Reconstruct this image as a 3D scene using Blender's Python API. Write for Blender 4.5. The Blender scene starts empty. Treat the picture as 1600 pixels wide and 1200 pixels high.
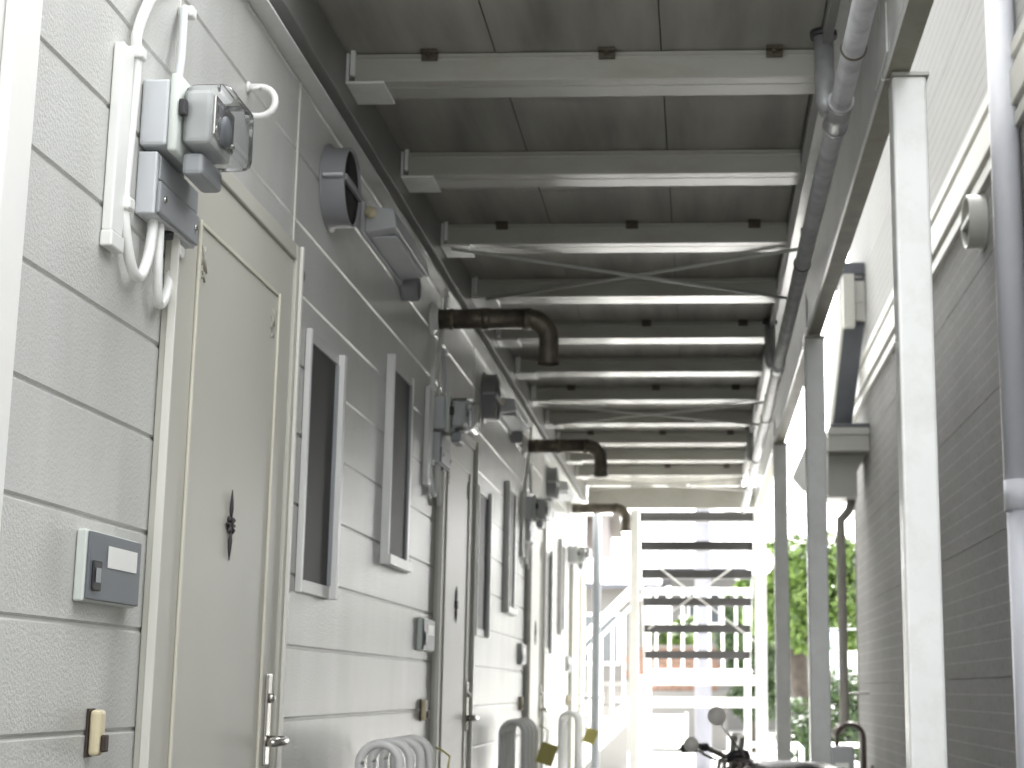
import bpy, bmesh, math, random
from math import sin, cos, pi, radians
from mathutils import Vector, Matrix

random.seed(7)
SC = bpy.context.scene
COL = SC.collection

# ------------------------------------------------------------------ camera
F_PX, PITCH, YAW, ROLL, CX = 2484.0, .19065, -.0391, .00436, 998.0
cd = bpy.data.cameras.new('camera')
cd.sensor_fit = 'HORIZONTAL'; cd.sensor_width = 36.0
cd.lens = 36.0 * F_PX / 1600
cd.shift_x = -(CX - 800) / 1600
cd.clip_start = .05; cd.clip_end = 2000
cd.dof.use_dof = True; cd.dof.focus_distance = 2.5; cd.dof.aperture_fstop = 8.5
cam = bpy.data.objects.new('camera', cd); COL.objects.link(cam)
fw = Vector((sin(YAW) * cos(PITCH), cos(YAW) * cos(PITCH), sin(PITCH)))
r0 = Vector((cos(YAW), -sin(YAW), 0)); u0 = r0.cross(fw)
rr = r0 * cos(ROLL) + u0 * sin(ROLL); uu = u0 * cos(ROLL) - r0 * sin(ROLL)
M = Matrix((rr, uu, -fw)).transposed().to_4x4(); M.translation = (0, 0, 1.02)
cam.matrix_world = M
SC.camera = cam

# ------------------------------------------------------------------ sky, sun, exposure
SUN_EL, SUN_AZ = radians(52), radians(6)          # azimuth from +y towards +x
w = bpy.data.worlds.new('World'); SC.world = w; w.use_nodes = True
nt = w.node_tree; nt.nodes.clear()
sky = nt.nodes.new('ShaderNodeTexSky'); sky.sky_type = 'NISHITA'; sky.sun_disc = False
sky.sun_elevation = SUN_EL; sky.sun_rotation = SUN_AZ; sky.dust_density = 5.0; sky.air_density = 1.4
hs = nt.nodes.new('ShaderNodeHueSaturation'); hs.inputs['Saturation'].default_value = .06
bg = nt.nodes.new('ShaderNodeBackground'); bg.inputs['Strength'].default_value = .15
wo = nt.nodes.new('ShaderNodeOutputWorld')
nt.links.new(sky.outputs[0], hs.inputs['Color']); nt.links.new(hs.outputs[0], bg.inputs['Color'])
nt.links.new(bg.outputs[0], wo.inputs[0])
sd = bpy.data.lights.new('sun', 'SUN'); sd.energy = 3.0; sd.angle = radians(6); sd.color = (1, .97, .92)
so = bpy.data.objects.new('sun', sd); COL.objects.link(so)
to_sun = Vector((sin(SUN_AZ) * cos(SUN_EL), cos(SUN_AZ) * cos(SUN_EL), sin(SUN_EL)))
so.rotation_euler = to_sun.to_track_quat('Z', 'Y').to_euler(); so.location = (0, 0, 30)
vs = SC.view_settings; vs.view_transform = 'Standard'; vs.look = 'None'; vs.gamma = 1; vs.exposure = 3.2
SC.display_settings.display_device = 'sRGB'
try:
    SC.cycles.max_bounces = 10; SC.cycles.diffuse_bounces = 6; SC.cycles.use_denoising = True
except Exception: pass

# ------------------------------------------------------------------ materials
def mat(name, col, rough=.5, metal=0.0, var=.08, vscale=6.0, bump=0.0, bscale=80.0, dirt=None, dscale=2.0,
        damt=.5, spec=.5, stretch=(1, 1, 1), trans=0.0, coat=0.0, fine=0.0):
    m = bpy.data.materials.new(name); m.use_nodes = True
    n = m.node_tree.nodes; l = m.node_tree.links
    p = n['Principled BSDF']
    tc = n.new('ShaderNodeTexCoord'); mp = n.new('ShaderNodeMapping'); mp.inputs['Scale'].default_value = stretch
    l.new(tc.outputs['Object'], mp.inputs['Vector'])
    nz = n.new('ShaderNodeTexNoise'); nz.inputs['Scale'].default_value = vscale; nz.inputs['Detail'].default_value = 6
    l.new(mp.outputs[0], nz.inputs['Vector'])
    rp = n.new('ShaderNodeValToRGB')
    a = tuple(max(0, c * (1 - var)) for c in col); b = tuple(min(1, c * (1 + var)) for c in col)
    rp.color_ramp.elements[0].color = (*a, 1); rp.color_ramp.elements[1].color = (*b, 1)
    rp.color_ramp.elements[0].position = .3; rp.color_ramp.elements[1].position = .7
    l.new(nz.outputs['Fac'], rp.inputs['Fac'])
    out = rp.outputs['Color']
    if dirt:
        n2 = n.new('ShaderNodeTexNoise'); n2.inputs['Scale'].default_value = dscale; n2.inputs['Detail'].default_value = 8
        n2.inputs['Roughness'].default_value = .7
        l.new(mp.outputs[0], n2.inputs['Vector'])
        r2 = n.new('ShaderNodeValToRGB'); r2.color_ramp.elements[0].position = .48; r2.color_ramp.elements[1].position = .75
        r2.color_ramp.elements[1].color = (damt, damt, damt, 1)
        l.new(n2.outputs['Fac'], r2.inputs['Fac'])
        mx = n.new('ShaderNodeMixRGB'); mx.inputs['Color2'].default_value = (*dirt, 1)
        l.new(r2.outputs['Color'], mx.inputs['Fac']); l.new(out, mx.inputs['Color1']); out = mx.outputs['Color']
    l.new(out, p.inputs['Base Color'])
    p.inputs['Roughness'].default_value = rough; p.inputs['Metallic'].default_value = metal
    p.inputs['Specular IOR Level'].default_value = spec
    if trans: p.inputs['Transmission Weight'].default_value = trans
    if coat: p.inputs['Coat Weight'].default_value = coat
    if bump:
        n3 = n.new('ShaderNodeTexNoise'); n3.inputs['Scale'].default_value = bscale; n3.inputs['Detail'].default_value = 3
        l.new(tc.outputs['Object'], n3.inputs['Vector'])
        bp = n.new('ShaderNodeBump'); bp.inputs['Strength'].default_value = bump; bp.inputs['Distance'].default_value = .004
        l.new(n3.outputs['Fac'], bp.inputs['Height']); l.new(bp.outputs[0], p.inputs['Normal'])
    return m

MT = {}
MT['siding'] = mat('apartment_siding', (.57, .575, .555), .27, var=.05, vscale=3, bump=.45, bscale=150, dirt=(.44, .43, .385), dscale=1.6, damt=.45, stretch=(1, 1.6, .35))
MT['door'] = mat('beige_door_steel', (.55, .545, .485), .42, var=.03, vscale=2, bump=.05, bscale=300)
MT['doorlt'] = mat('cream_moulding', (.66, .64, .54), .35, var=.03)
MT['jamb'] = mat('cream_jamb', (.74, .73, .67), .35, var=.03)
MT['white'] = mat('white_paint', (.80, .80, .78), .35, var=.04, vscale=5, dirt=(.6, .58, .52), dscale=5, damt=.25)
MT['whitep'] = mat('white_plastic', (.82, .83, .80), .35, var=.02)
MT['cream_steel'] = mat('cream_painted_steel', (.42, .418, .38), .22, var=.06, vscale=4, dirt=(.26, .22, .15), dscale=6, damt=.45, stretch=(.5, 1, 1))
MT['steelw'] = mat('light_grey_painted_steel', (.80, .81, .79), .22, var=.05, vscale=3, dirt=(.5, .47, .40), dscale=5, damt=.4)
MT['ledger'] = mat('grey_ledger_paint', (.20, .20, .19), .45, var=.08, vscale=4)
MT['board'] = mat('weathered_floor_board', (.31, .302, .27), .7, var=.3, vscale=2.5, bump=.2, bscale=60, dirt=(.40, .39, .355), dscale=2.2, damt=.6, stretch=(3.5, .4, 1))
MT['olive'] = mat('blotchy_dark_olive', (.27, .26, .20), .55, var=.12, vscale=9, dirt=(.16, .14, .10), dscale=14, damt=.5)  # darker olive with random blotches, for the edge beam's bottom flange
MT['corner'] = mat('faded_ornament', (.38, .37, .315), .6)
MT['clip'] = mat('rusty_clip', (.10, .085, .065), .7, metal=.3, var=.3, vscale=60)
MT['galv'] = mat('galvanised_pipe', (.42, .425, .43), .42, metal=.4, var=.25, vscale=18, dirt=(.28, .275, .265), dscale=9, damt=.6)
MT['flue'] = mat('tarnished_flue', (.12, .105, .085), .42, metal=.5, var=.35, vscale=14, dirt=(.30, .26, .19), dscale=16, damt=.7)
MT['glassd'] = mat('dark_insect_screen', (.03, .029, .026), .55, var=.2, vscale=3)
MT['blackp'] = mat('black_plastic', (.03, .03, .032), .4, var=.1)
MT['greyp'] = mat('grey_plastic', (.33, .345, .36), .4, var=.05)
MT['greyl'] = mat('light_grey_plastic', (.60, .62, .64), .4, var=.04)
MT['greyd'] = mat('dark_grey_panel', (.15, .165, .18), .42, var=.05)
MT['mint'] = mat('mint_white_plastic', (.66, .70, .66), .4, var=.03)
MT['ivory'] = mat('aged_ivory_plastic', (.70, .62, .42), .38, var=.06, vscale=20)
MT['brown'] = mat('brown_plastic', (.05, .032, .026), .5, var=.1)
MT['vent'] = mat('grey_vent_metal', (.27, .275, .285), .45, metal=0.0, var=.06)
MT['hole'] = mat('black_void', (.012, .012, .011), .8, var=.1)
MT['chrome'] = mat('polished_metal', (.65, .64, .60), .18, metal=1, var=.04)
MT['iron'] = mat('dark_ironwork', (.045, .04, .04), .5, var=.1)
MT['nsid'] = mat('grey_brown_siding', (.24, .237, .23), .85, spec=.12, var=.12, vscale=1.2, bump=.35, bscale=90, dirt=(.085, .083, .079), dscale=26, damt=.55)
MT['nsidl'] = mat('off_white_siding', (.29, .29, .283), .8, spec=.2, var=.04, vscale=1.5, bump=.3, bscale=90, dirt=(.24, .237, .225), dscale=26, damt=.35)
MT['ncream'] = mat('cream_band', (.40, .396, .365), .5, var=.04, vscale=4)
MT['roofdk'] = mat('dark_metal_roof', (.07, .075, .085), .45, var=.1)
MT['lav'] = mat('pale_lilac_pipe', (.70, .71, .76), .3, var=.03)
MT['taupe'] = mat('taupe_pipe', (.25, .235, .215), .45, var=.06)
MT['tread'] = mat('dark_grey_tread', (.03, .029, .03), .5, var=.12, vscale=8, dirt=(.05, .045, .04), dscale=9, damt=.4)
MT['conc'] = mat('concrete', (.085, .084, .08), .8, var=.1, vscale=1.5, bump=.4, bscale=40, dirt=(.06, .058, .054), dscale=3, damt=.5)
MT['ground'] = mat('dark_lot_ground', (.11, .108, .102), .9, var=.12, vscale=.6, bump=.3, bscale=12, dirt=(.08, .078, .072), dscale=.8, damt=.5)
MT['soil'] = mat('damp_soil', (.045, .04, .033), .95, var=.3, vscale=8, bump=.8, bscale=30)
MT['yard'] = mat('pale_yard_concrete', (.55, .545, .53), .85, var=.07, vscale=1.2, bump=.3, bscale=30, dirt=(.45, .44, .41), dscale=1.5, damt=.4)
MT['asphalt'] = mat('asphalt', (.06, .06, .06), .85, var=.15, vscale=4, bump=.4, bscale=60)
MT['yellow'] = mat('yellow_tag', (.40, .36, .10), .5, var=.06, vscale=20)
MT['seat'] = mat('black_vinyl', (.018, .017, .018), .38, var=.2, vscale=20, bump=.15, bscale=120)
MT['tyre'] = mat('tyre_rubber', (.02, .02, .02), .75, var=.15, bump=.3, bscale=90)
MT['paint_m'] = mat('dark_plum_paint', (.06, .03, .055), .2, var=.05, coat=.6)
MT['bark'] = mat('bark', (.035, .028, .022), .9, var=.3, vscale=12, bump=.8, bscale=30)
MT['pole'] = mat('pole_concrete', (.13, .133, .155), .7, var=.05, vscale=2)
MT['bluish'] = mat('pale_blue_cloth', (.50, .60, .78), .8, var=.06)
MT['brick'] = mat('orange_brick', (.16, .095, .07), .8, var=.25, vscale=9)
MT['tile'] = mat('blue_grey_roof_tile', (.07, .073, .09), .5, var=.15, vscale=6)
MT['hwall'] = mat('pale_render', (.14, .137, .13), .8, var=.05, vscale=2)
MT['hwallp'] = mat('pinkish_render', (.13, .11, .10), .8, var=.05, vscale=2)
MT['win'] = mat('house_window_glass', (.05, .06, .07), .12, var=.1)
MT['wire'] = mat('black_cable', (.02, .02, .02), .6, var=.1)
MT['rod'] = mat('brace_rod_paint', (.52, .52, .49), .4, var=.08)
MT['signbk'] = mat('sign_back', (.70, .66, .70), .4, var=.03)
MT['mirror'] = mat('mirror_shell', (.56, .53, .48), .3, var=.05)

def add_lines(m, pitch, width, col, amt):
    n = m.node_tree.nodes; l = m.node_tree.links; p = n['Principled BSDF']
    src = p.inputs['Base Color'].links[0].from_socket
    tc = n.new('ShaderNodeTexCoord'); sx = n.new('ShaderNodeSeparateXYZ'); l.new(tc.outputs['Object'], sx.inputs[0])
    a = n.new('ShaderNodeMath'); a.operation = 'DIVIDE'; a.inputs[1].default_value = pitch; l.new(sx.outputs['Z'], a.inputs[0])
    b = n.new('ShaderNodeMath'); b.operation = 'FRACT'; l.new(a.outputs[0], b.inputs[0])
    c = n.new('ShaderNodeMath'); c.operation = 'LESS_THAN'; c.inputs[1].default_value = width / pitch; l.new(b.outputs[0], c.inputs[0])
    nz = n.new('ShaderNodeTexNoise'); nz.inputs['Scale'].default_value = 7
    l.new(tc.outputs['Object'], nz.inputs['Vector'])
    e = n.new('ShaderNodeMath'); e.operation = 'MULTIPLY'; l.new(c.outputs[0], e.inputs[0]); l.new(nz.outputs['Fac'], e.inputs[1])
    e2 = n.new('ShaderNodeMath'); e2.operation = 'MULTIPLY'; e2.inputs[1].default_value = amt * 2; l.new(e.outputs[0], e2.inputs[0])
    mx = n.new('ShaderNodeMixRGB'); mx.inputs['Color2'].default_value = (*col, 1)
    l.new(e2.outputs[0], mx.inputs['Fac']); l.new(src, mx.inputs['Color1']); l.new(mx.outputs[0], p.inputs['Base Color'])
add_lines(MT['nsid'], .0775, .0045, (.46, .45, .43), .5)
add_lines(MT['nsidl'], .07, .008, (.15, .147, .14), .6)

def leafmat(name, c1, c2):
    m = bpy.data.materials.new(name); m.use_nodes = True
    n = m.node_tree.nodes; l = m.node_tree.links; p = n['Principled BSDF']
    g = n.new('ShaderNodeNewGeometry'); rp = n.new('ShaderNodeValToRGB')
    rp.color_ramp.elements[0].color = (*c1, 1); rp.color_ramp.elements[1].color = (*c2, 1)
    l.new(g.outputs['Random Per Island'], rp.inputs['Fac']); l.new(rp.outputs[0], p.inputs['Base Color'])
    p.inputs['Roughness'].default_value = .5
    tr = n.new('ShaderNodeBsdfTranslucent'); l.new(rp.outputs[0], tr.inputs['Color'])
    mx = n.new('ShaderNodeMixShader'); mx.inputs[0].default_value = .35
    l.new(p.outputs[0], mx.inputs[1]); l.new(tr.outputs[0], mx.inputs[2])
    l.new(mx.outputs[0], n['Material Output'].inputs['Surface'])
    return m
MT['leaf'] = leafmat('fresh_leaf', (.036, .07, .012), (.125, .20, .036))
MT['leafd'] = leafmat('dark_leaf', (.012, .03, .009), (.045, .08, .02))

def clear_mat():
    m = bpy.data.materials.new('clear_cover'); m.use_nodes = True
    n = m.node_tree.nodes; l = m.node_tree.links
    gl = n.new('ShaderNodeBsdfGlossy'); gl.inputs['Roughness'].default_value = .06
    tr = n.new('ShaderNodeBsdfTransparent'); tr.inputs[0].default_value = (.86, .87, .88, 1)
    df = n.new('ShaderNodeBsdfDiffuse'); df.inputs[0].default_value = (.55, .56, .58, 1)
    nz = n.new('ShaderNodeTexNoise'); nz.inputs['Scale'].default_value = 30
    fr = n.new('ShaderNodeFresnel'); fr.inputs[0].default_value = 1.5
    m1 = n.new('ShaderNodeMixShader'); m1.inputs[0].default_value = .07
    l.new(tr.outputs[0], m1.inputs[1]); l.new(df.outputs[0], m1.inputs[2])
    m2 = n.new('ShaderNodeMixShader'); l.new(fr.outputs[0], m2.inputs[0])
    l.new(m1.outputs[0], m2.inputs[1]); l.new(gl.outputs[0], m2.inputs[2])
    l.new(m2.outputs[0], n['Material Output'].inputs['Surface'])
    return m
MT['clear'] = clear_mat()

# ------------------------------------------------------------------ mesh helpers
class MB:
    def __init__(s): s.b = bmesh.new()
    def box(s, x0, x1, y0, y1, z0, z1, bev=0.0, seg=2):
        t = bmesh.new()
        bmesh.ops.create_cube(t, size=1)
        for v in t.verts:
            v.co = Vector(((x0 + x1) / 2 + v.co.x * (x1 - x0), (y0 + y1) / 2 + v.co.y * (y1 - y0), (z0 + z1) / 2 + v.co.z * (z1 - z0)))
        if bev: bmesh.ops.bevel(t, geom=t.edges[:], offset=bev, segments=seg, affect='EDGES', profile=.5, clamp_overlap=True)
        s._add(t); return s
    def _add(s, t, mtx=None):
        if mtx is not None: bmesh.ops.transform(t, matrix=mtx, verts=t.verts)
        me = bpy.data.meshes.new('tmp'); t.to_mesh(me); t.free(); s.b.from_mesh(me); bpy.data.meshes.remove(me)
    def tube(s, pts, r, n=12, cap=True):
        pts = [Vector(p) for p in pts]
        rs = r if isinstance(r, (list, tuple)) else [r] * len(pts)
        b = s.b; rings = []; prev = None
        for i, p in enumerate(pts):
            if i == 0: d = pts[1] - p
            elif i == len(pts) - 1: d = p - pts[i - 1]
            else: d = (pts[i + 1] - p).normalized() + (p - pts[i - 1]).normalized()
            d.normalize()
            if prev is None:
                a = Vector((0, 0, 1)) if abs(d.z) < .9 else Vector((1, 0, 0))
                u = d.cross(a).normalized()
            else: u = (prev - d * prev.dot(d)).normalized()
            prev = u; v = d.cross(u)
            rings.append([b.verts.new(p + (u * cos(2 * pi * k / n) + v * sin(2 * pi * k / n)) * rs[i]) for k in range(n)])
        for i in range(len(rings) - 1):
            for k in range(n):
                f = b.faces.new((rings[i][k], rings[i][(k + 1) % n], rings[i + 1][(k + 1) % n], rings[i + 1][k])); f.smooth = True
        if cap:
            b.faces.new(rings[0][::-1]); b.faces.new(rings[-1])
        return s
    def lathe(s, prof, origin, axis, n=28, capend=True):
        """prof: (radius, distance along axis)"""
        o = Vector(origin); d = Vector(axis).normalized()
        a = Vector((0, 0, 1)) if abs(d.z) < .9 else Vector((1, 0, 0))
        u = d.cross(a).normalized(); v = d.cross(u); b = s.b; rings = []
        for (r, h) in prof:
            rings.append([b.verts.new(o + d * h + (u * cos(2 * pi * k / n) + v * sin(2 * pi * k / n)) * max(r, 1e-4)) for k in range(n)])
        for i in range(len(rings) - 1):
            for k in range(n):
                f = b.faces.new((rings[i][k], rings[i][(k + 1) % n], rings[i + 1][(k + 1) % n], rings[i + 1][k])); f.smooth = True
        if capend:
            b.faces.new(rings[0][::-1]); b.faces.new(rings[-1])
        return s
    def prism(s, poly, axis, a0, a1):
        """poly of 2-d points in the two other axes (in x,y,z order) extruded along axis"""
        def P(p, a):
            if axis == 'x': return (a, p[0], p[1])
            if axis == 'y': return (p[0], a, p[1])
            return (p[0], p[1], a)
        b = s.b
        A = [b.verts.new(P(p, a0)) for p in poly]; B = [b.verts.new(P(p, a1)) for p in poly]
        n = len(poly)
        for i in range(n): b.faces.new((A[i], A[(i + 1) % n], B[(i + 1) % n], B[i]))
        b.faces.new(A[::-1]); b.faces.new(B)
        return s
    def quad(s, a, b_, c, d):
        s.b.faces.new([s.b.verts.new(p) for p in (a, b_, c, d)]); return s
    def build(s, name, m, parent=None, bevel=0.0, smooth_angle=None):
        bmesh.ops.recalc_face_normals(s.b, faces=s.b.faces[:])
        me = bpy.data.meshes.new(name); s.b.to_mesh(me); s.b.free()
        me.materials.append(MT[m] if isinstance(m, str) else m)
        o = bpy.data.objects.new(name, me); COL.objects.link(o)
        if parent is not None: o.parent = parent
        if bevel:
            md = o.modifiers.new('bevel', 'BEVEL'); md.width = bevel; md.segments = 2; md.limit_method = 'ANGLE'
        return o

def tag(o, label=None, cat=None, group=None, kind=None):
    if label: o['label'] = label
    if cat: o['category'] = cat
    if group: o['group'] = group
    if kind: o['kind'] = kind
    return o
def thing(name, loc, label, cat, group=None, rz=0):
    o = bpy.data.objects.new(name, None); COL.objects.link(o); o.location = loc; o.rotation_euler = (0, 0, rz)
    o.empty_display_size = .1
    return tag(o, label, cat, group)
def copy_tree(o, parent=None):
    c = o.copy(); COL.objects.link(c)
    if parent is not None: c.parent = parent
    for ch in list(o.children): copy_tree(ch, c)
    return c
def arc(c, r, a0, a1, u, v, n=8):
    c = Vector(c); u = Vector(u); v = Vector(v)
    return [c + u * (r * cos(a0 + (a1 - a0) * i / n)) + v * (r * sin(a0 + (a1 - a0) * i / n)) for i in range(n + 1)]

WX = -1.0                       # apartment wall face
PER = 3.13                      # one flat's length along the wall
Y_START, Y_END = 2.0, 13.9      # apartment building ends

# ================================================================== setting
MB().box(-300, 300, -200, 600, -.5, 0).build('ground', 'ground')['kind'] = 'structure'
MB().box(WX, .75, 1.5, 13.3, .004, .05, .008).build('pavement', 'conc')['kind'] = 'structure'
MB().box(.752, 1.10, 1.5, 13.3, .001, .006).build('alley_soil', 'soil')['kind'] = 'structure'
MB().box(-14, 14, 13.302, 29, .002, .010).build('yard', 'yard')['kind'] = 'structure'
MB().box(-60, 60, 30, 36, .003, .008).build('road', 'asphalt')['kind'] = 'structure'

# ================================================================== apartment building
apt = thing('apartment_building', (WX, Y_START, 0), 'pale grey apartment block with grooved stippled siding and beige doors on the left', 'building')
OX, OY = WX, Y_START            # part meshes are local to the building's root
def siding_profile(z0, z1, pitch, phase, depth, half):
    pts = []; z = phase
    while z > z0: z -= pitch
    z += pitch
    pts.append((0, z0))
    while z < z1 - half * 3:
        pts += [(0, z + half * 1.6), (-depth * .9, z + half * .5), (-depth, z - half * .3), (0, z - half * 1.2)][::-1] if False else \
               [(0, z - half), (-depth, z - half * .25), (-depth, z + half * .25), (0, z + half)]
        z += pitch
    pts.append((0, z1))
    return pts
prof = siding_profile(0.0, 5.6, .1735, .949, .0045, .0055)
poly = [(x, z) for x, z in prof] + [(-6.0, 5.6), (-6.0, 0.0)]
MB().prism(poly, 'y', 0, Y_END - Y_START).build('wall', 'siding', apt)
mb = MB().box(-6.4, .35, -.3, Y_END - Y_START + .3, 5.604, 5.75, .01)
mb.build('roof', 'roofdk', apt)
MB().box(.352, .95, 1.0, Y_END - Y_START - .3, 5.45, 5.58, .01).build('added_shade_canopy', 'hwall', apt)  # unseen canopy, added to cut the sky light reaching the passage
# corner trim at the near end (bright white, two ridges)
mb = MB()
mb.box(.002, .016, .012, .185, 0, 5.6, .003); mb.box(.0165, .034, .075, .165, 0, 5.6, .006)
mb.build('corner_trim', 'white', apt)
# thin vertical joint strips
for k in range(4):
    for yy in (2.834 + PER * k, 3.742 + PER * k):
        if k == 3 and yy > Y_END: continue
        MB().box(-.002, .0025, yy - OY - .004, yy - OY + .004, 2.086, 2.515).build('joint_strip', 'jamb', apt)

def make_door():
    """local origin: wall face, door's near jamb, ground"""
    D = MB().box(.002, .014, .03, .865, .06, 2.045, .002).build('door', 'door', apt)
    f = MB()
    f.box(.001, .022, -.006, .028, .05, 2.085, .003); f.box(.001, .022, .867, .9, .05, 2.085, .003)
    f.box(.001, .0215, .0285, .8665, 2.047, 2.0845, .003)
    f.build('door_frame', 'door', D)
    f = MB(); f.box(.0145, .03, -.012, -.0065, .05, 2.085, .001); f.box(.0225, .031, .885, .9, .05, 2.085, .002)
    f.build('jamb_edge', 'jamb', D)
    m = MB()
    m.box(.0142, .021, .140, .150, .16, 1.93, .003); m.box(.0142, .021, .735, .745, .16, 1.93, .003)
    m.box(.0142, .018, .1502, .7348, 1.9215, 1.93, .002); m.box(.0142, .018, .1502, .7348, .16, .17, .002)
    m.build('panel_moulding', 'doorlt', D)
    c = MB()                                       # small corner ornaments
    for (y, s) in ((.17, 1), (.715, -1)):
        for (dy, dz, l) in ((0, 0, .05), (.012, -.02, .03), (.004, -.05, .02)):
            c.tube([(.0155, y + s * dy, 1.885 + dz), (.0155, y + s * (dy + .018), 1.885 + dz - l)], .0022, 6)
            c.tube([(.0155, y + s * (dy + .016), 1.885 + dz), (.0155, y + s * dy, 1.885 + dz - l * .8)], .0018, 6)
    c.build('corner_ornament', 'corner', D)
    e = MB(); cy, cz = .447, 1.357                 # cross shaped ironwork flower
    e.lathe([(.0, 0), (.013, 0), (.013, .006), (.005, .010), (0, .010)], (.014, cy, cz), (1, 0, 0), 16)
    for a in range(4):
        L = .074 if a % 2 == 0 else .034
        d = Vector((0, sin(a * pi / 2), cos(a * pi / 2)))
        o = Vector((.018, cy, cz))
        e.tube([o + d * .008, o + d * (L * .45), o + d * (L * .7), o + d * L], [.002, .0045, .0035, .001], 8)
    for a in range(4):
        d = Vector((0, sin(a * pi / 2 + pi / 4), cos(a * pi / 2 + pi / 4)))
        o = Vector((.018, cy, cz))
        e.tube([o + d * .006, o + d * .016, o + d * .024], [.004, .007, .001], 8)
    e.build('flower_emblem', 'iron', D)
    p = MB().box(.0145, .022, .785, .822, .85, 1.055, .004).build('lock_plate', 'chrome', D)
    MB().lathe([(.0, 0), (.011, 0), (.011, .008), (.004, .012), (.0, .012)], (.022, .803, 1.0), (1, 0, 0), 16).build('keyhole', 'chrome', D)
    h = MB()
    h.tube([(.022, .803, .905), (.062, .803, .905)], [.013, .011], 14)
    h.tube([(.060, .815, .905), (.066, .78, .905), (.066, .70, .903), (.058, .685, .903)], [.0095, .0095, .008, .007], 12)
    h.build('handle', 'chrome', D)
    return D
def make_window(w, z0, z1, dl, dr, dt, db):
    """local origin: wall face, window's near edge, ground"""
    W_ = MB()
    W_.box(.001, dl, 0, .016, z0, z1, .002); W_.box(.001, dr, w - .03, w, z0, z1, .002)
    if db > .02: W_.box(.001, db, .0165, w - .0305, z0 + .002, z0 + .034, .002)
    W = W_.build('window', 'white', apt)
    MB().box(.001, dt, .0165, w - .0305, z1 - .03, z1 - .002, .002).build('head_rail', 'siding', W)
    if db <= .02: MB().box(.001, db, .0165, w - .0305, z0 + .002, z0 + .034, .002).build('sill_rail', 'siding', W)
    MB().box(.0015, .006, .0165, w - .0305, z0 + .035, z1 - .031).build('pane', 'glassd', W)
    for (a, b) in ((.0165, .028), (w - .045, w - .031)): MB().box(.0062, .014, a, b, z0 + .035, z1 - .031).build('sash', 'greyp', W)
    return W
door0 = make_door()
winA = make_window(.36, 1.256, 1.922, .016, .028, .012, .010); winB = make_window(.43, 1.405, 2.075, .028, .014, .012, .032)
for k in range(4):
    d = door0 if k == 0 else copy_tree(door0, apt)
    d.location = (0, 2.842 + PER * k - OY, 0)
    for W0, y in ((winA, 3.905), (winB, 4.935)):
        if k == 3: continue
        c = W0 if k == 0 else copy_tree(W0, apt)
        c.location = (0, y + PER * k - OY, 0)

# ------------------------------------------------------------------ fittings on the apartment wall, flat by flat
WHERE = ['nearest the camera beside the first door', 'beside the second door', 'beside the third door', 'beside the farthest door']
def spread(o, y0, labels, z=0.0, x=WX):
    """first one moved to its place, then copied flat by flat"""
    out = []
    for k, lab in enumerate(labels):
        c = o if k == 0 else copy_tree(o)
        c.location = (x, y0 + PER * k, z); c['label'] = lab
        out.append(c)
    return out

# electric meter: root on the wall at the near lower corner
def make_meter():
    t = thing('electric_meter', (0, 0, 0), 'x', 'meter', 'electricity meters on the apartment wall')
    MB().box(.001, .052, 0, .175, 0, .125, .006).build('base', 'greyl', t)
    h = MB()                                       # light bracket strap around the body
    h.box(.053, .070, -.003, .178, -.012, .135, .005)
    h.build('strap', 'mint', t)
    for (y, z) in ((.02, .015), (.155, .015), (.02, .11)): MB().lathe([(0, 0), (.006, 0), (.0055, .003), (0, .003)], (.128, y * .75 + .022, z * .8 + .03), (1, 0, 0), 10).build('screw', 'chrome', t)
    b = MB(); b.box(.071, .122, .02, .155, .012, .112, .008); b.build('register', 'whitep', t)
    b = MB(); b.box(.1222, .128, .03, .145, .03, .105, .002); b.build('dial_plate', 'chrome', t)
    b = MB(); b.box(.1282, .1295, .045, .13, .075, .09); b.box(.1282, .1295, .05, .07, .045, .06); b.build('counter', 'blackp', t)
    b = MB(); b.lathe([(.03, 0), (.03, .005), (.0, .005)], (.128, .0875, .052), (1, 0, 0), 20); b.build('disc', 'greyd', t)
    c = MB(); c.box(.0705, .163, .006, .17, -.002, .122, .022, 4); c.build('cover', 'clear', t)
    for f in t.children[-1].data.polygons: f.use_smooth = True
    s = MB(); s.box(.071, .084, -.006, .012, .055, .085, .003); s.build('seal', 'blackp', t)
    lo = MB(); lo.box(.071, .11, .03, .15, -.045, -.004, .008); lo.build('terminal_cover', 'greyp', t)
    return t
spread(make_meter(), 2.665, ['electricity meter with clear domed cover ' + WHERE[0], 'electricity meter with clear cover ' + WHERE[1],
                             'electricity meter with clear cover ' + WHERE[2], 'electricity meter ' + WHERE[3] + ', partly hidden'], 1.972)
def make_breaker():
    t = thing('breaker_box', (0, 0, 0), 'x', 'breaker box', 'breaker boxes below the electricity meters')
    MB().box(.001, .036, 0, .235, 0, .115, .003).build('body', 'greyl', t)
    b = MB(); b.box(.0362, .044, .006, .228, .004, .062, .003); b.build('cover', 'greyp', t)
    b = MB(); b.box(.0362, .040, .01, .224, .066, .11, .002); b.build('upper_cover', 'greyp', t)
    for y in (.03, .205): MB().lathe([(0, 0), (.007, 0), (.006, .003), (0, .003)], (.0441, y, .033), (1, 0, 0), 12).build('screw', 'chrome', t)
    b = MB(); b.lathe([(.012, 0), (.012, .012), (.009, .012)], (.02, .12, -.012), (0, 0, 1), 14); b.build('cable_gland', 'blackp', t)
    return t
spread(make_breaker(), 2.668, ['grey breaker box under the clear meter ' + WHERE[0], 'grey breaker box under the meter ' + WHERE[1],
                               'grey breaker box under the meter ' + WHERE[2]], 1.846)
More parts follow.
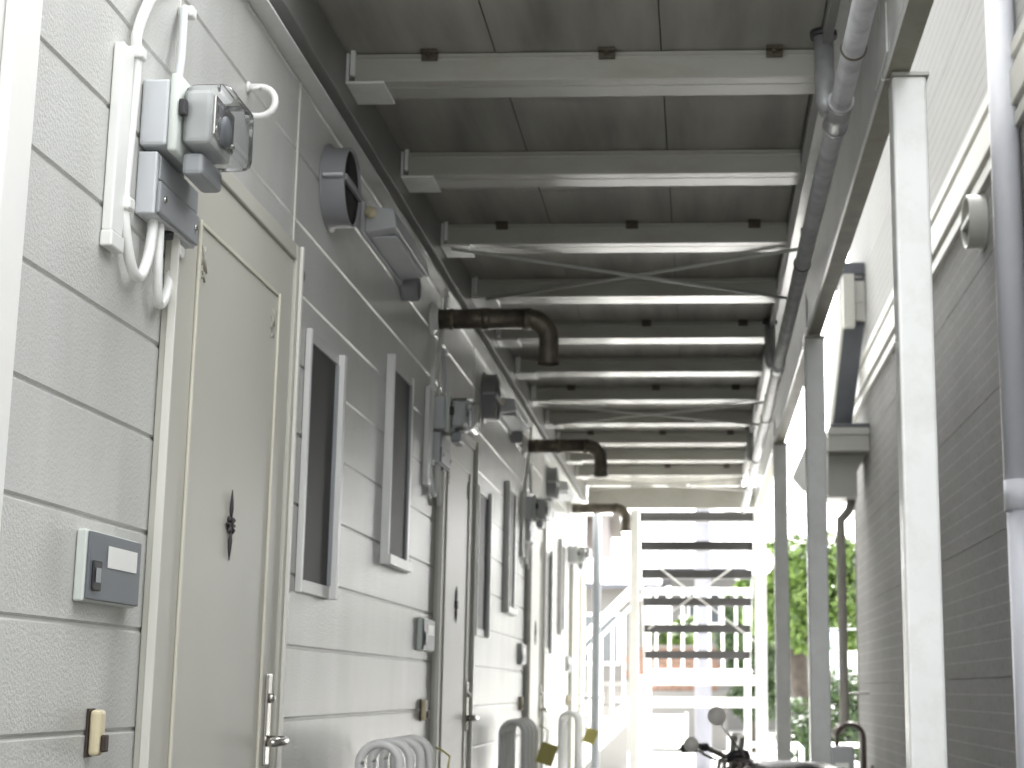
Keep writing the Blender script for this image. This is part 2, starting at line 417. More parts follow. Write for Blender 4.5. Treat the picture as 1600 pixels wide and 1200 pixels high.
def make_trunk():
    t = thing('cable_trunking', (0, 0, 0), 'x', 'cable trunking', 'white cable trunking strips left of the meters')
    MB().box(.001, .019, 0, .052, .028, .362, .003).build('cover', 'whitep', t)
    MB().box(.001, .022, -.003, .055, 0, .0275, .003).build('end_cap', 'whitep', t)
    return t
spread(make_trunk(), 2.522, ['bright white cable trunking strip left of the nearest electricity meter', 'pale cable trunking strip right of the first flat\'s second window',
                             'pale cable trunking strip between the second flat\'s windows and the third meter'], 1.745)
def make_cables():
    t = thing('power_cables', (0, 0, 0), 'x', 'cable', 'white looped power cables at the meters')
    # local y from 2.5, z from 1.7
    def sm(P, n=6):                                # Catmull-Rom
        P = [Vector(p) for p in P]; out = []
        for i in range(len(P) - 1):
            a = P[max(i - 1, 0)]; b = P[i]; c = P[i + 1]; d = P[min(i + 2, len(P) - 1)]
            for j in range(n):
                s = j / n
                out.append(.5 * ((2 * b) + (-a + c) * s + (2 * a - 5 * b + 4 * c - d) * s * s + (-a + 3 * b - 3 * c + d) * s ** 3))
        out.append(P[-1]); return out
    c = MB()
    c.tube(sm([(.02, .33, .80), (.02, .21, .585), (.022, .12, .50), (.016, .085, .42), (.016, .092, .37), (.014, .09, .25), (.014, .082, .12), (.018, .088, .06),
               (.022, .118, .005), (.024, .155, .0), (.022, .195, .05), (.020, .212, .11), (.020, .213, .15)]), .0095, 12)
    c.build('service_cable', 'whitep', t)
    c = MB()
    c.tube(sm([(.020, .245, .15), (.024, .238, .09), (.026, .235, .03), (.022, .262, -.022), (.016, .31, .0), (.012, .345, .06), (.012, .355, .11), (.012, .365, .2), (.012, .372, .27)]), .0085, 12)
    c.build('house_cable', 'whitep', t)
    c = MB()
    c.tube(sm([(.03, .265, .40), (.028, .282, .46), (.02, .305, .53), (.012, .328, .575), (.012, .352, .582)]), .008, 12)
    c.build('lead_in_cable', 'greyl', t)
    for (y, z) in ((.090, .385), (.082, .108), (.352, .10), (.338, .572)):
        m = MB(); m.box(.001, .030, y - .014, y + .014, z - .011, z + .011, .004); m.build('clip', 'whitep', t)
    return t
spread(make_cables(), 2.5, ['white power cables looping beside the nearest electricity meter', 'thin pale power cables looping round the second electricity meter',
                            'thin pale power cables looping round the third electricity meter'], 1.727)
# doorbell panel, switch/chime, hook, vent cap, lamp, drain spout, flue, gas pipes
def make_intercom():
    t = thing('doorbell_panel', (0, 0, 0), 'x', 'doorbell', 'doorbell name panels on the apartment wall')
    MB().box(.001, .018, 0, .24, 0, .115, .003).build('backplate', 'mint', t)
    MB().box(.0182, .024, .004, .237, .003, .112, .002).build('face', 'greyd', t)
    MB().box(.0242, .0255, .08, .215, .058, .094, .001).build('name_card', 'whitep', t)
    MB().box(.0242, .028, .014, .05, .018, .066, .004).build('push_button', 'blackp', t)
    MB().box(.0282, .030, .022, .042, .03, .054, .003).build('button_cap', 'greyp', t)
    return t
spread(make_intercom(), 2.512, ['grey doorbell panel with white name card left of the first door', 'grey doorbell panel left of the second door',
                                'grey doorbell panel left of the third door', 'small grey doorbell panel left of the farthest door'], 1.157)
def make_chime():
    t = thing('light_switch', (0, 0, 0), 'x', 'switch', 'ivory switches low on the apartment wall')
    MB().box(.001, .005, 0, .028, -.002, .076, .001).build('backplate', 'brown', t)
    b = MB(); b.box(.0052, .024, .001, .03, 0, .074, .007, 3); b.build('body', 'ivory', t)
    b = MB(); b.box(.0242, .032, .005, .026, .006, .034, .003); b.build('toggle', 'brown', t)
    return t
spread(make_chime(), 2.606, ['ivory switch with dark toggle low beside the first door', 'ivory switch low beside the second door', 'ivory switch low beside the third door',
                             'ivory switch low beside the farthest door'], .912)
t = thing('cable_hook', (WX, 3.30, 2.262), 'white U shaped hook sticking out of the wall above the first door', 'hook')
m = MB(); pts = [(0.0, 0, .068), (.03, 0, .068)] + arc((.03, 0, .034), .034, pi / 2, -pi / 2, (1, 0, 0), (0, 0, 1), 10) + [(.02, 0, 0), (.0, 0, .003)]
m.tube(pts, .0075, 12); m.build('rod', 'white', t)
for z in (.068, .003): MB().lathe([(.0, 0), (.013, 0), (.013, .004), (.0, .004)], (.0005, 0, z), (1, 0, 0), 14).build('rosette', 'white', t)
def make_vent():
    t = thing('vent_cap', (0, 0, 0), 'x', 'vent', 'round vent caps above the doors')
    MB().lathe([(.120, 0), (.120, .004), (.108, .006), (.108, .062), (.104, .064), (.101, .060), (.101, .012), (0, .012)], (.001, 0, 0), (1, 0, 0), 40, False).build('hood', 'vent', t)
    MB().lathe([(.0, .0125), (.1005, .0125), (.1005, .056), (0, .056)], (.001, 0, 0), (1, 0, 0), 32, False).build('duct_opening', 'hole', t)
    b = MB(); b.box(.058, .070, -.1, .1, -.009, .009, .002); b.build('bar', 'vent', t)
    b = MB(); b.box(.01, .064, -.1245, -.1085, -.004, .004, .002); b.build('seam', 'greyl', t)
    return t
spread(make_vent(), 4.09, ['large round grey vent cap with dark opening above the first flat\'s window', 'dark round vent cap above the second flat\'s window',
                           'dark round vent cap above the third flat\'s window'], 2.352)
def make_lamp():
    t = thing('lamp_housing', (0, 0, 0), 'x', 'lamp', 'grey box lamps under the gallery')
    MB().box(.001, .012, -.02, .60, -.01, .085, .002).build('backplate', 'greyl', t)
    b = MB(); b.prism([(.0125, .078), (.095, .070), (.105, .012), (.0125, 0)], 'y', 0, .575); b.build('housing', 'greyl', t, .003)
    b = MB(); b.box(.02, .095, .06, .53, -.003, .0035, .001); b.build('diffuser', 'greyl', t)
    b = MB(); b.lathe([(.0, 0), (.016, 0), (.016, .02), (.01, .028), (0, .028)], (.03, -.029, .052), (0, 1, 0), 16); b.build('end_bolt', 'ivory', t)
    return t
spread(make_lamp(), 4.50, ['grey box lamp right of the large round vent cap', 'grey box lamp above the second flat\'s windows', 'grey box lamp near the far end above the third flat'], 2.352)
def make_stub():
    t = thing('wall_spout', (0, 0, 0), 'x', 'pipe stub', 'short pipe stubs high on the wall')
    MB().lathe([(.042, 0), (.042, .055), (.036, .057), (.036, .02), (0, .02)], (.001, 0, 0), (1, 0, 0), 24, False).build('sleeve', 'vent', t)
    MB().lathe([(0, .0205), (.036, .0205), (.036, .022), (0, .022)], (.001, 0, 0), (1, 0, 0), 20, False).build('bore', 'hole', t)
    return t
spread(make_stub(), 5.16, ['short round pipe stub under the first lamp housing', 'short dark pipe stub under the second lamp housing'], 2.345)
t = thing('plug_cap', (WX, 3.80, 2.03), 'small dark round plug on the wall right of the first door', 'plug')
MB().lathe([(.018, 0), (.018, .012), (.012, .016), (0, .016)], (.0005, 0, 0), (1, 0, 0), 18).build('cap', 'blackp', t)
def make_flue():
    t = thing('flue_pipe', (0, 0, 0), 'x', 'flue', 'tarnished elbow flue pipes from the wall')
    MB().lathe([(.062, 0), (.062, .008), (.046, .014), (.042, .03)], (.001, 0, 0), (1, 0, 0), 28, False).build('wall_collar', 'steelw', t)
    r = .0375
    m = MB(); m.tube([(.0, 0, 0), (.36, 0, 0)], r, 24); m.build('pipe', 'flue', t)
    m = MB(); m.tube(arc((.3602, 0, -.08), .08, pi / 2, 0, (1, 0, 0), (0, 0, 1), 10) + [(.4402, 0, -.17)], r * .98, 24, False)
    m.tube([(.4402, 0, -.155), (.4402, 0, -.172)], r * 1.07, 24, False)
    m.build('elbow', 'flue', t)
    for (a, b) in ((.07, .085), (.19, .225), (.345, .375)): MB().tube([(a, 0, 0), (b, 0, 0)], r * 1.06, 24).build('joint_band', 'flue', t)
    MB().lathe([(0, 0), (.034, 0), (.034, .003), (0, .003)], (.4402, 0, -.150), (0, 0, 1), 20, False).build('outlet', 'hole', t)
    return t
spread(make_flue(), 5.745, ['nearest tarnished brown elbow flue pipe sticking out of the wall', 'second dark elbow flue pipe, halfway along the wall',
                            'farthest dark elbow flue pipe, at the end of the gallery'], 2.378)
def make_gas():
    t = thing('gas_riser', (0, 0, 0), 'x', 'pipes', 'bundles of hooped white gas pipes by the wall')
    for i in range(4):
        y = i * .165; R = .055; zt = .80
        m = MB(); m.tube([(.07, y, -.0), (.07, y, zt - R)] + arc((.07 + R, y, zt - R), R, pi, 0, (1, 0, 0), (0, 0, 1), 12) + [(.07 + 2 * R, y, 0)], .0128, 14)
        m.build('hoop', 'white', t)
    m = MB(); m.box(.02, .22, -.03, .50, -.035, .02, .006); m.build('manifold', 'greyl', t)
    m = MB(); m.box(.0, .018, .05, .1, .3, .33); m.box(.0, .018, .4, .45, .3, .33); m.build('wall_bracket', 'greyl', t)
    g = MB(); g.tube([(.2, .47, .775), (.225, .455, .765), (.25, .43, .75), (.245, .405, .69)], .003, 8); g.build('tie', 'yellow', t)
    n = MB(); n.prism([(.225, .70), (.305, .675), (.27, .58), (.19, .605)], 'y', .40, .403); n.build('tag', 'yellow', t)
    return t
gas = spread(make_gas(), 4.42, ['nearest bundle of white hooped gas pipes with yellow tag by the first flat', 'bundle of grey white hooped gas pipes with yellow tag by the second flat',
                          'farthest bundle of hooped gas pipes with yellow tag near the stairs'], .075)
t = thing('drain_pipe', (-.885, 13.62, 0), 'slim grey vertical drain pipe at the far end of the apartment wall', 'pipe')
m = MB(); m.tube([(0, 0, 0), (0, 0, 2.52)], .036, 16); m.build('tube', 'greyd', t)
for z in (.35, .95, 1.9): MB().box(-.11, .044, -.014, .014, z, z + .022, .003).build('strap', 'greyd', t)

# ================================================================== gallery (second-floor walkway)
gal = thing('gallery_walkway', (0, 0, 0), 'pale steel gallery walkway overhead with joists, boards and square posts', 'walkway')
G0, G1 = 3.3, 13.2
mb = MB()
mb.prism([(WX + .001, 2.518), (-.955, 2.518), (-.955, 2.524), (WX + .007, 2.524), (WX + .007, 2.575), (WX + .001, 2.575)], 'y', 2.6, G1 + .3)
mb.build('wall_angle', 'steelw', gal)
mb = MB(); mb.box(-.992, -.945, G0, G1, 2.560, 2.698, .003); mb.build('ledger', 'ledger', gal)
JY = [3.994 + .7915 * k for k in range(0, 11)]
def joist_mesh():
    m = MB()                                       # channel with lips, length along x, local y=0 is the near face
    m.prism([(0, 2.622), (.002, 2.619), (.045, 2.619), (.047, 2.621), (.05, 2.6185), (.125, 2.6185), (.128, 2.622), (.128, 2.640), (.123, 2.640), (.123, 2.6245),
             (.006, 2.6245), (.006, 2.690), (.05, 2.690), (.05, 2.695), (0, 2.695), (0, 2.686), (-.003, 2.683), (-.003, 2.678), (0, 2.675)], 'x', -.92, .318)
    return m
jm = None
for k, y in enumerate(JY):
    if jm is None:
        j = joist_mesh().build('joist', 'cream_steel', gal); jm = j.data
        bm_ = MB(); bm_.box(-.944, -.84, -.008, .15, 2.610, 2.6175, .0015); bm_.box(-.944, -.935, -.009, .15, 2.618, 2.697, .001)
        bm_.box(-.930, -.918, -.020, -.004, 2.63, 2.70, .001)
        br = bm_.build('end_bracket', 'steelw', j); brm = br.data
    else:
        j = bpy.data.objects.new('joist', jm); COL.objects.link(j); j.parent = gal
        b = bpy.data.objects.new('end_bracket', brm); COL.objects.link(b); b.parent = j
    j.location = (0, y, 0)
# floor boards: panels running along the walkway
xs = [-.99, -.46, -.045, .40, .52]
bw = [-.99, -.545, -.10, .318]
for i in range(3):
    for (a, b) in ((G0, 5.2), (5.203, 8.3), (8.303, 11.4), (11.403, G1 - .01)):
        MB().box(bw[i] + .0015, bw[i + 1] - .0015, a, b, 2.699, 2.718, .0015).build('floor_panel', 'board', gal)
MB().box(-.99, .342, G0, G1, 2.7215, 2.784, .003).build('deck', 'conc', gal)
MB().box(.343, .60, G0, G1, 2.785, 2.82, .003).build('deck_edge', 'steelw', gal)
MB().box(.319, .342, G0, G1, 2.655, 2.72, .002).build('inner_ledger', 'ledger', gal)
# clips on the joists
clip = None
for k, y in enumerate(JY):
    if k % 2: continue
    for x in (-.72, -.245, .20):
        if clip is None:
            m = MB(); m.box(-.022, .022, -.03, -.004, 2.688, 2.6975, .001); m.box(-.022, .022, -.012, -.004, 2.672, 2.69, .001)
            m.lathe([(0, 0), (.007, 0), (.007, .006), (0, .006)], (0, -.02, 2.682), (0, 0, 1), 8)
            o = m.build('clip', 'clip', gal); clip = o.data
        else:
            o = bpy.data.objects.new('clip', clip); COL.objects.link(o); o.parent = gal
        o.location = (x, y, 0)
# edge beam: channel, open side outwards
mb = MB()
EB = [(.464, 2.55), (.466, 2.548), (.473, 2.548), (.473, 2.557), (.473, 2.772), (.530, 2.772), (.530, 2.78), (.464, 2.78)]
for (a, b) in ((G0, 3.84), (3.85, 6.79), (6.81, 9.83), (9.85, G1 + .06)): mb.prism(EB, 'y', a, b)
mb.build('edge_beam', 'steelw', gal)
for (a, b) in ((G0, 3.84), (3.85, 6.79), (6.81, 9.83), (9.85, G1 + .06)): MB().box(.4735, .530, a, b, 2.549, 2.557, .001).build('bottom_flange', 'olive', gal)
for y in (3.79, 6.80, 9.84): MB().box(.459, .4635, y - .10, y + .16, 2.560, 2.69, .001).build('splice_plate', 'steelw', gal)
MB().box(-.94, .462, G1 - .0, G1 + .06, 2.515, 2.70, .003).build('end_beam', 'cream_steel', gal)
for y in (3.79, 6.80, 9.84):
    p = MB().box(-.043, .043, 0, .09, .05, 2.537, .008, 2).build('post', 'steelw', gal); p.location = (.527 if y < 5 else .500, y, 0)
    c = MB().box(-.043, .05, -.004, .1, 2.5372, 2.5472, .001).build('cap_plate', 'cream_steel', p)
    b = MB().box(-.07, .07, -.03, .12, .048, .058, .002).build('base_plate', 'steelw', p)
    b = MB(); b.lathe([(0, -.006), (.008, -.006), (.008, 0), (0, 0)], (.01, .02, 2.5372), (0, 0, 1), 8); b.build('bolt', 'clip', p)
rod_specs = [((-.90, 5.56), (.41, 6.36)), ((.41, 5.60), (-.88, 6.36)), ((-.90, 8.75), (.41, 9.5)), ((.41, 8.75), (-.88, 9.5)), ((-.90, 12.0), (.41, 12.7)), ((.41, 12.0), (-.88, 12.7))]
for i, (a, b) in enumerate(rod_specs):
    z = 2.607 if i % 2 else 2.597
    m = MB(); m.tube([(*a, z), (*b, z)], .0065, 10); m.build('brace_rod', 'rod', gal)

# grey drain pipe under the gallery edge
gp = thing('gutter_pipe', (.36, 0, 2.49), 'long grey galvanised pipe hung under the gallery edge', 'pipe')
m = MB(); m.tube([(0, 3.0, 0), (0, 13.05, 0)], .027, 24); m.build('main_run', 'galv', gp)
m = MB(); m.tube([(0, 13.02, 0), (0, 13.08, 0)], .03, 20); m.build('end_cap', 'galv', gp)
for y in (4.0, 7.28, 10.3):
    m = MB(); m.tube([(-.0, y - .16, 0), (-.0, y + .02, 0)], .0315, 22)
    m.tube([(0, y - .165, 0), (0, y - .15, 0)], .0335, 22); m.tube([(0, y + .01, 0), (0, y + .025, 0)], .0335, 22)
    m.build('coupling', 'galv', gp)
    m = MB(); m.tube([(-.024, y - .113, -.012), (-.036, y - .113, .02), (-.037, y - .113, .205)], .0255, 20); m.build('branch', 'galv', gp)
    m = MB(); m.tube([(-.037, y - .113, .192), (-.037, y - .113, .2075)], .035, 20); m.build('floor_flange', 'blackp', gp)
for y in (3.5, 5.4, 8.6, 11.6):
    m = MB(); m.tube(arc((0, y, 0), .029, 0, 2 * pi, (1, 0, 0), (0, 0, 1), 20), .003, 6, False); m.tube([(0, y, .028), (0, y, .13)], .004, 8)
    m.build('hanger', 'clip', gp)

# ================================================================== staircase at the far end
st = thing('staircase', (0, 13.26, 0), 'white steel staircase with dark grey open treads at the far end', 'staircase')
SY = 13.26
for (x0, x1, nm) in ((-.585, -.512, 'left'), (.452, .545, 'right')):
    MB().box(x0, x1, .0 if nm == 'left' else .03, .075 if nm == 'left' else .12, 0, 2.514 if nm == 'left' else 2.56, .006).build('post', 'steelw', st)
for k in range(6):
    y = .24 + .25 * k; z = 2.50 - .225 * k
    m = MB(); m.prism([(y - .125, z - .066), (y - .121, z - .07), (y + .12, z - .06), (y + .12, z - .052), (y - .118, z - .06), (y - .118, z), (y + .12, z), (y + .12, z + .005), (y - .125, z + .005)], 'x', -.508, .448)
    m.build('tread', 'tread', st)
    e = MB(); e.box(-.508, .448, y + .1205, y + .128, z - .035, z + .006, .001); e.build('nosing', 'blackp', st.children[-1])
for x in (-.511, .4485):
    m = MB(); m.prism([(.08, 2.55), (.30, 2.55), (1.78, 1.22), (1.78, 1.02), (1.60, 1.02), (.08, 2.36)], 'x', x, x + .003); m.build('stringer', 'steelw', st)
MB().box(-.56, .50, 1.70, 1.75, 1.075, 1.16, .004).build('landing_beam', 'steelw', st)
MB().box(-.56, .50, 1.76, 3.02, 1.14, 1.158, .003).build('landing', 'steelw', st)
MB().box(-.56, .50, 1.60, 1.69, .875, .965, .004).build('lower_beam', 'steelw', st)
MB().box(-.56, .36, 1.70, 2.9, .895, .915, .003).build('lower_deck', 'steelw', st)
for (x, y) in ((-.56, 3.0), (.44, 3.0), (.40, 1.64), (-.60, 1.64)):
    MB().box(x, x + .06, y, y + .06, 0, 2.03 if y > 2 else 1.07, .004).build('landing_post', 'steelw', st)
m = MB(); m.box(-.56, .52, 3.061, 3.10, 1.99, 2.05, .006); m.box(-.56, .52, 3.061, 3.09, 1.20, 1.235, .004); m.build('landing_rail', 'steelw', st)
bal = None
for i in range(7):
    x = -.45 + .135 * i
    if bal is None:
        b = MB().box(-.014, .014, 3.065, 3.087, 1.236, 1.989, .003).build('baluster', 'steelw', st); bal = b.data
    else:
        b = bpy.data.objects.new('baluster', bal); COL.objects.link(b); b.parent = st
    b.location.x = x
for (a, b, y) in (((-.52, 2.16), (.45, 1.42), -.012), ((.45, 2.16), (-.43, 1.52), -.022)):
    m = MB(); m.tube([(a[0], y, a[1]), (b[0], y, b[1])], .006, 8); m.build('brace_rod', 'rod', st)
# lower flight going down to the left
def slope(m, x0, z0, x1, z1, y0, y1, h):
    m.prism([(x0, z0), (x1, z1), (x1, z1 - h), (x0, z0 - h)], 'y', y0, y1)
m = MB(); slope(m, -.60, 1.02, -1.55, .10, 1.75, 1.79, .19); m.build('flight_stringer', 'steelw', st)
m = MB(); slope(m, -.60, 1.02, -1.55, .10, 2.96, 3.0, .19); m.build('flight_stringer', 'steelw', st)
for k in range(5):
    x = -.70 - .19 * k; z = .95 - .185 * k
    m = MB(); m.box(x - .11, x + .11, 1.795, 2.955, z - .03, z, .003); m.build('flight_tread', 'steelw', st)
m = MB(); slope(m, -.56, 2.22, -1.6, 1.20, 3.0, 3.05, .07); slope(m, -.56, 2.02, -1.6, 1.0, 3.01, 3.04, .04); slope(m, -.56, 2.12, -1.6, 1.10, 3.015, 3.035, .02); m.build('flight_rail', 'steelw', st)
for k in range(8):
    x = -.66 - .115 * k; zz = 1.02 - (abs(x) - .6) * .968
    MB().box(x - .012, x + .012, 3.015, 3.037, zz, zz + .93, .002).build('flight_baluster', 'steelw', st)

# ================================================================== neighbour house (right)
NX = 1.3
nh = thing('neighbour_house', (NX, 0, 0), 'two tone neighbour house with grey lower and off white upper siding on the right', 'house')
NE = 13.385; NS = 4.4; NA = -6
def lap(z0, z1, pitch, d, step=None):
    pts = []; z = z0; i = 0
    pts.append((0, z0))
    while z + pitch <= z1 + 1e-6:
        z += pitch; i += 1
        dd = d * (2.0 if step and i % step == 0 else 1)
        pts += [(0, z - dd * 1.6), (dd, z - dd * .6), (dd, z)] if False else [(.0, z - .006), (dd, z - .0045), (dd, z - .0015), (.0, z)]
    if pts[-1][1] < z1: pts.append((0, z1))
    return pts
def lap2(z0, z1, pitch, step):
    pts = [(0, z0)]; z = z0; i = 0
    while z + pitch <= z1 - .002:
        z += pitch; i += 1
        if i % step == 0: pts += [(0, z - .003), (.004, z - .002), (.004, z + .002), (0, z + .003)]
        else: pass
    pts.append((0, z1)); return pts
pr = lap2(-.155, 3.26, .0775, 8)
MB().prism(pr + [(5.0, 3.26), (5.0, -.155)], 'y', NA, NE).build('lower_siding', 'nsid', nh)
MB().box(-.1, 5.0, NA - .1, NS - .01, 3.262, 3.36, .01).build('added_annex_roof', 'roofdk', nh)  # unseen low annex beside the camera, added to block low side light
pr = lap2(3.62, 6.4, .07, 9)
MB().prism(pr + [(5.0, 6.4), (5.0, 3.62)], 'y', NS, NE).build('upper_siding', 'nsidl', nh)
m = MB()
m.box(-.028, 4.9, NS, NE + .01, 3.262, 3.318, .004); m.box(-.012, 4.9, NS, NE + .01, 3.3185, 3.35); m.box(-.04, 4.9, NS, NE + .01, 3.351, 3.50, .005)
m.box(-.012, 4.9, NS, NE + .01, 3.501, 3.555); m.box(-.032, 4.9, NS, NE + .01, 3.556, 3.618, .004)
m.build('band', 'ncream', nh)
m = MB(); m.box(-.22, 5.3, NS - .4, NE + .3, 6.402, 6.55, .01); m.build('roof', 'roofdk', nh)
m = MB(); m.box(-.008, .03, NE - .0, NE + .012, -.155, 3.26, .002); m.build('corner_trim', 'taupe', nh)
# small verge roof and eave near the far corner
x = lambda v: v - NX
m = MB(); m.box(x(1.085), x(1.299), 12.18, 12.75, 4.25, 4.345, .004); m.build('verge_cap', 'roofdk', nh)
m = MB(); m.box(x(1.125), x(1.215), 12.15, 12.26, 3.825, 4.245, .004); m.box(x(1.2155), x(1.299), 12.2, 12.26, 3.88, 4.20, .003)
m.box(x(1.2155), x(1.299), 12.185, 12.2, 4.03, 4.045)
m.build('verge_end', 'ncream', nh)
vb = MB()
for (a, b, zz) in ((x(1.118), x(1.135), 0.0),):
    vb.b.verts.ensure_lookup_table()
    A = [(a, 12.265, 4.24), (b, 12.265, 4.24), (b, 12.265, 3.83), (a, 12.265, 3.83)]
    B = [(x(1.03), 12.62, 3.50), (x(1.05), 12.62, 3.50), (x(1.05), 12.62, 2.98), (x(1.03), 12.62, 2.98)]
    va = [vb.b.verts.new(p) for p in A]; vc = [vb.b.verts.new(p) for p in B]
    for i in range(4): vb.b.faces.new((va[i], va[(i + 1) % 4], vc[(i + 1) % 4], vc[i]))
    vb.b.faces.new(va[::-1]); vb.b.faces.new(vc)
vb.build('barge_board', 'ncream', nh)
vb = MB()
A = [(x(1.137), 12.27, 4.24), (x(1.299), 12.27, 4.24), (x(1.299), 12.27, 3.86), (x(1.137), 12.27, 3.83)]
B = [(x(1.052), 12.62, 3.5), (x(1.2), 12.62, 3.5), (x(1.2), 12.62, 3.0), (x(1.052), 12.62, 3.0)]
va = [vb.b.verts.new(p) for p in A]; vc = [vb.b.verts.new(p) for p in B]
for i in range(4): vb.b.faces.new((va[i], va[(i + 1) % 4], vc[(i + 1) % 4], vc[i]))
vb.b.faces.new(va[::-1]); vb.b.faces.new(vc)
vb.build('verge_soffit', 'roofdk', nh)
m = MB(); m.box(x(.985), x(1.332) - .034, 12.1, 12.7, 2.845, 2.97, .006); m.box(x(.985), x(1.299), 12.085, 12.099, 2.955, 3.01, .004); m.box(x(.985), x(1.299), 12.085, 12.099, 2.83, 2.85, .003)
m.build('eave_gutter', 'ncream', nh)
m = MB(); m.box(x(1.0), x(1.299), 12.095, 12.7, 3.012, 3.045, .003); m.build('eave_cap', 'roofdk', nh)
m = MB(); m.prism([(x(.715), 2.66), (x(.80), 2.55), (x(.99), 2.52), (x(1.0), 2.83), (x(.985), 3.0), (x(.86), 2.99)], 'y', 12.3, 12.42); m.build('eave_end', 'white', nh)
m = MB(); m.prism([(x(.99), 2.50), (x(1.22), 2.50), (x(1.22), 2.70), (x(1.29), 2.835), (x(.99), 2.835)], 'y', 12.33, 12.7); m.build('eave_soffit', 'ncream', nh)
# unseen block, added behind the camera to keep low light off the passage
rear = thing('added_rear_house', (0, -8, 0), 'unseen grey house block added behind the viewpoint to shade the passage', 'house')
MB().box(-7, 6, -6, 0, 0, 5.6, .02).build('wall', 'greyd', rear)
m = MB(); m.prism([(-6.4, 5.61), (.4, 5.61), (-3, 7.2)], 'x', -7.4, 6.4); m.build('roof', 'roofdk', rear)
for xx in (-3, 1.2):
    f = MB().box(xx, xx + 1.6, .002, .05, 1.0, 2.1, .008).build('window', 'greyp', rear)
    MB().box(xx + .06, xx + 1.54, .0505, .056, 1.06, 2.04).build('pane', 'win', f)
# vent hood on the neighbour wall
t = thing('wall_vent', (NX, 7.07, 3.135), 'round grey vent hood high on the neighbour\'s grey siding', 'vent')
MB().lathe([(.135, 0), (.135, .01), (.125, .014), (.125, .075), (.118, .082), (.112, .075), (.112, .02), (0, .02)], (-.0, 0, 0), (-1, 0, 0), 36, False).build('hood', 'ncream', t)
MB().lathe([(0, .021), (.111, .021), (.111, .025), (0, .025)], (0, 0, 0), (-1, 0, 0), 30, False).build('duct_opening', 'hole', t)
m = MB(); m.box(-.083, -.06, -.11, .11, -.012, .012, .003); m.build('bar', 'ncream', t)
# pale downpipe in front of the neighbour wall
t = thing('downpipe', (1.245, 6.2, 0), 'thick pale lilac downpipe at the right edge of the picture', 'downpipe')
m = MB(); m.tube([(0, 0, -.17), (0, 0, 1.72)], .056, 32); m.build('lower_pipe', 'lav', t)
m = MB(); m.tube([(-.004, 0, 1.8), (-.006, 0, 6.3)], .058, 32); m.build('upper_pipe', 'lav', t)
m = MB(); m.tube([(0, 0, 1.712), (0, 0, 1.83)], .0635, 32); m.build('coupling', 'lav', t)
m = MB(); m.box(-.064, .05, -.064, .064, .6, .63, .004); m.box(-.066, .05, -.066, .066, 4.3, 4.33, .004); m.build('clamp', 'lav', t)
# taupe downpipe under the eave, with gas meter at its foot
t = thing('eave_downpipe', (1.10, 12.5, 0), 'slim taupe downpipe under the neighbour\'s far eave', 'downpipe')
m = MB(); m.tube([(.10, .05, 2.52), (.07, .02, 2.42), (.0, 0, 2.34), (0, 0, 2.2), (0, 0, .80), (-.03, 0, .74), (-.1, -.02, .70)], .036, 18); m.build('tube', 'taupe', t)
m = MB(); m.box(-.04, .195, -.012, .012, 1.0, 1.012, .002); m.build('clamp', 'taupe', t)
t = thing('gas_meter', (1.05, 12.2, 0), 'grey box gas meter with brown pipe loop beside the neighbour wall', 'meter')
m = MB(); m.box(-.09, .095, 0, .16, -.17, .625, .02, 3); m.build('body', 'greyp', t)
m = MB(); m.box(-.05, .05, -.006, -.0005, .42, .5, .004); m.build('dial', 'whitep', t)
m = MB(); m.tube([(-.03, .08, .62), (-.03, .08, .68)] + arc((.07, .08, .68), .1, pi, 0, (1, 0, 0), (0, 0, 1), 10) + [(.17, .08, .3), (.17, .08, -.17)], .02, 12); m.build('pipe_loop', 'brown', t)
m = MB(); m.tube([(.17, .08, .42), (.25, .08, .42)], .02, 10); m.tube([(.23, .08, .36), (.23, .08, .48)], .012, 8); m.build('valve', 'clip', t)

# the neighbour's plot stands .85 of the first survey's distance away
KN = .85
for o in list(COL.objects):
    if o.parent is None and (o.name.startswith('neighbour_house') or o.name.startswith('wall_vent') or o.name in ('downpipe', 'eave_downpipe') or o.name.startswith('gas_meter')):
        o.scale = (KN, KN, KN); o.location = (o.location.x * KN, o.location.y * KN, 1.02 + (o.location.z - 1.02) * KN)

# ================================================================== moped
MRZ = radians(18); MX, MY = .25, 6.12
mp = thing('moped', (MX, MY, .05), 'dark moped with round mirrors parked under the gallery, only its top showing', 'moped', rz=MRZ)
# local: +y forward; wheels 1.18 m apart
def wheel(y):
    w_ = MB(); w_.lathe([(.20, -.03), (.245, -.035), (.262, -.012), (.262, .012), (.245, .035), (.20, .03)], (0, y, .262), (1, 0, 0), 36, False); o = w_.build('wheel', 'tyre', mp)
    h = MB(); h.lathe([(.2, -.022), (.2, .022), (.185, .022), (.185, -.022)], (0, y, .262), (1, 0, 0), 36, False); h.lathe([(.0, -.05), (.035, -.05), (.035, .05), (0, .05)], (0, y, .262), (1, 0, 0), 16)
    for a in range(12): h.tube([(.0, y + .03 * cos(a * pi / 6), .262 + .03 * sin(a * pi / 6)), (0, y + .19 * cos(a * pi / 6 + .15), .262 + .19 * sin(a * pi / 6 + .15))], .004, 6)
    h.build('rim', 'chrome', o)
wheel(-.62); wheel(.62)
m = MB(); m.tube([(0, .28, .60), (0, .2, .36), (0, -.05, .27), (0, -.35, .33), (0, -.62, .30)], [.035, .05, .055, .05, .03], 12); m.tube([(0, -.25, .38), (0, -.45, .60), (0, -.75, .62)], .03, 10); m.build('frame', 'paint_m', mp)
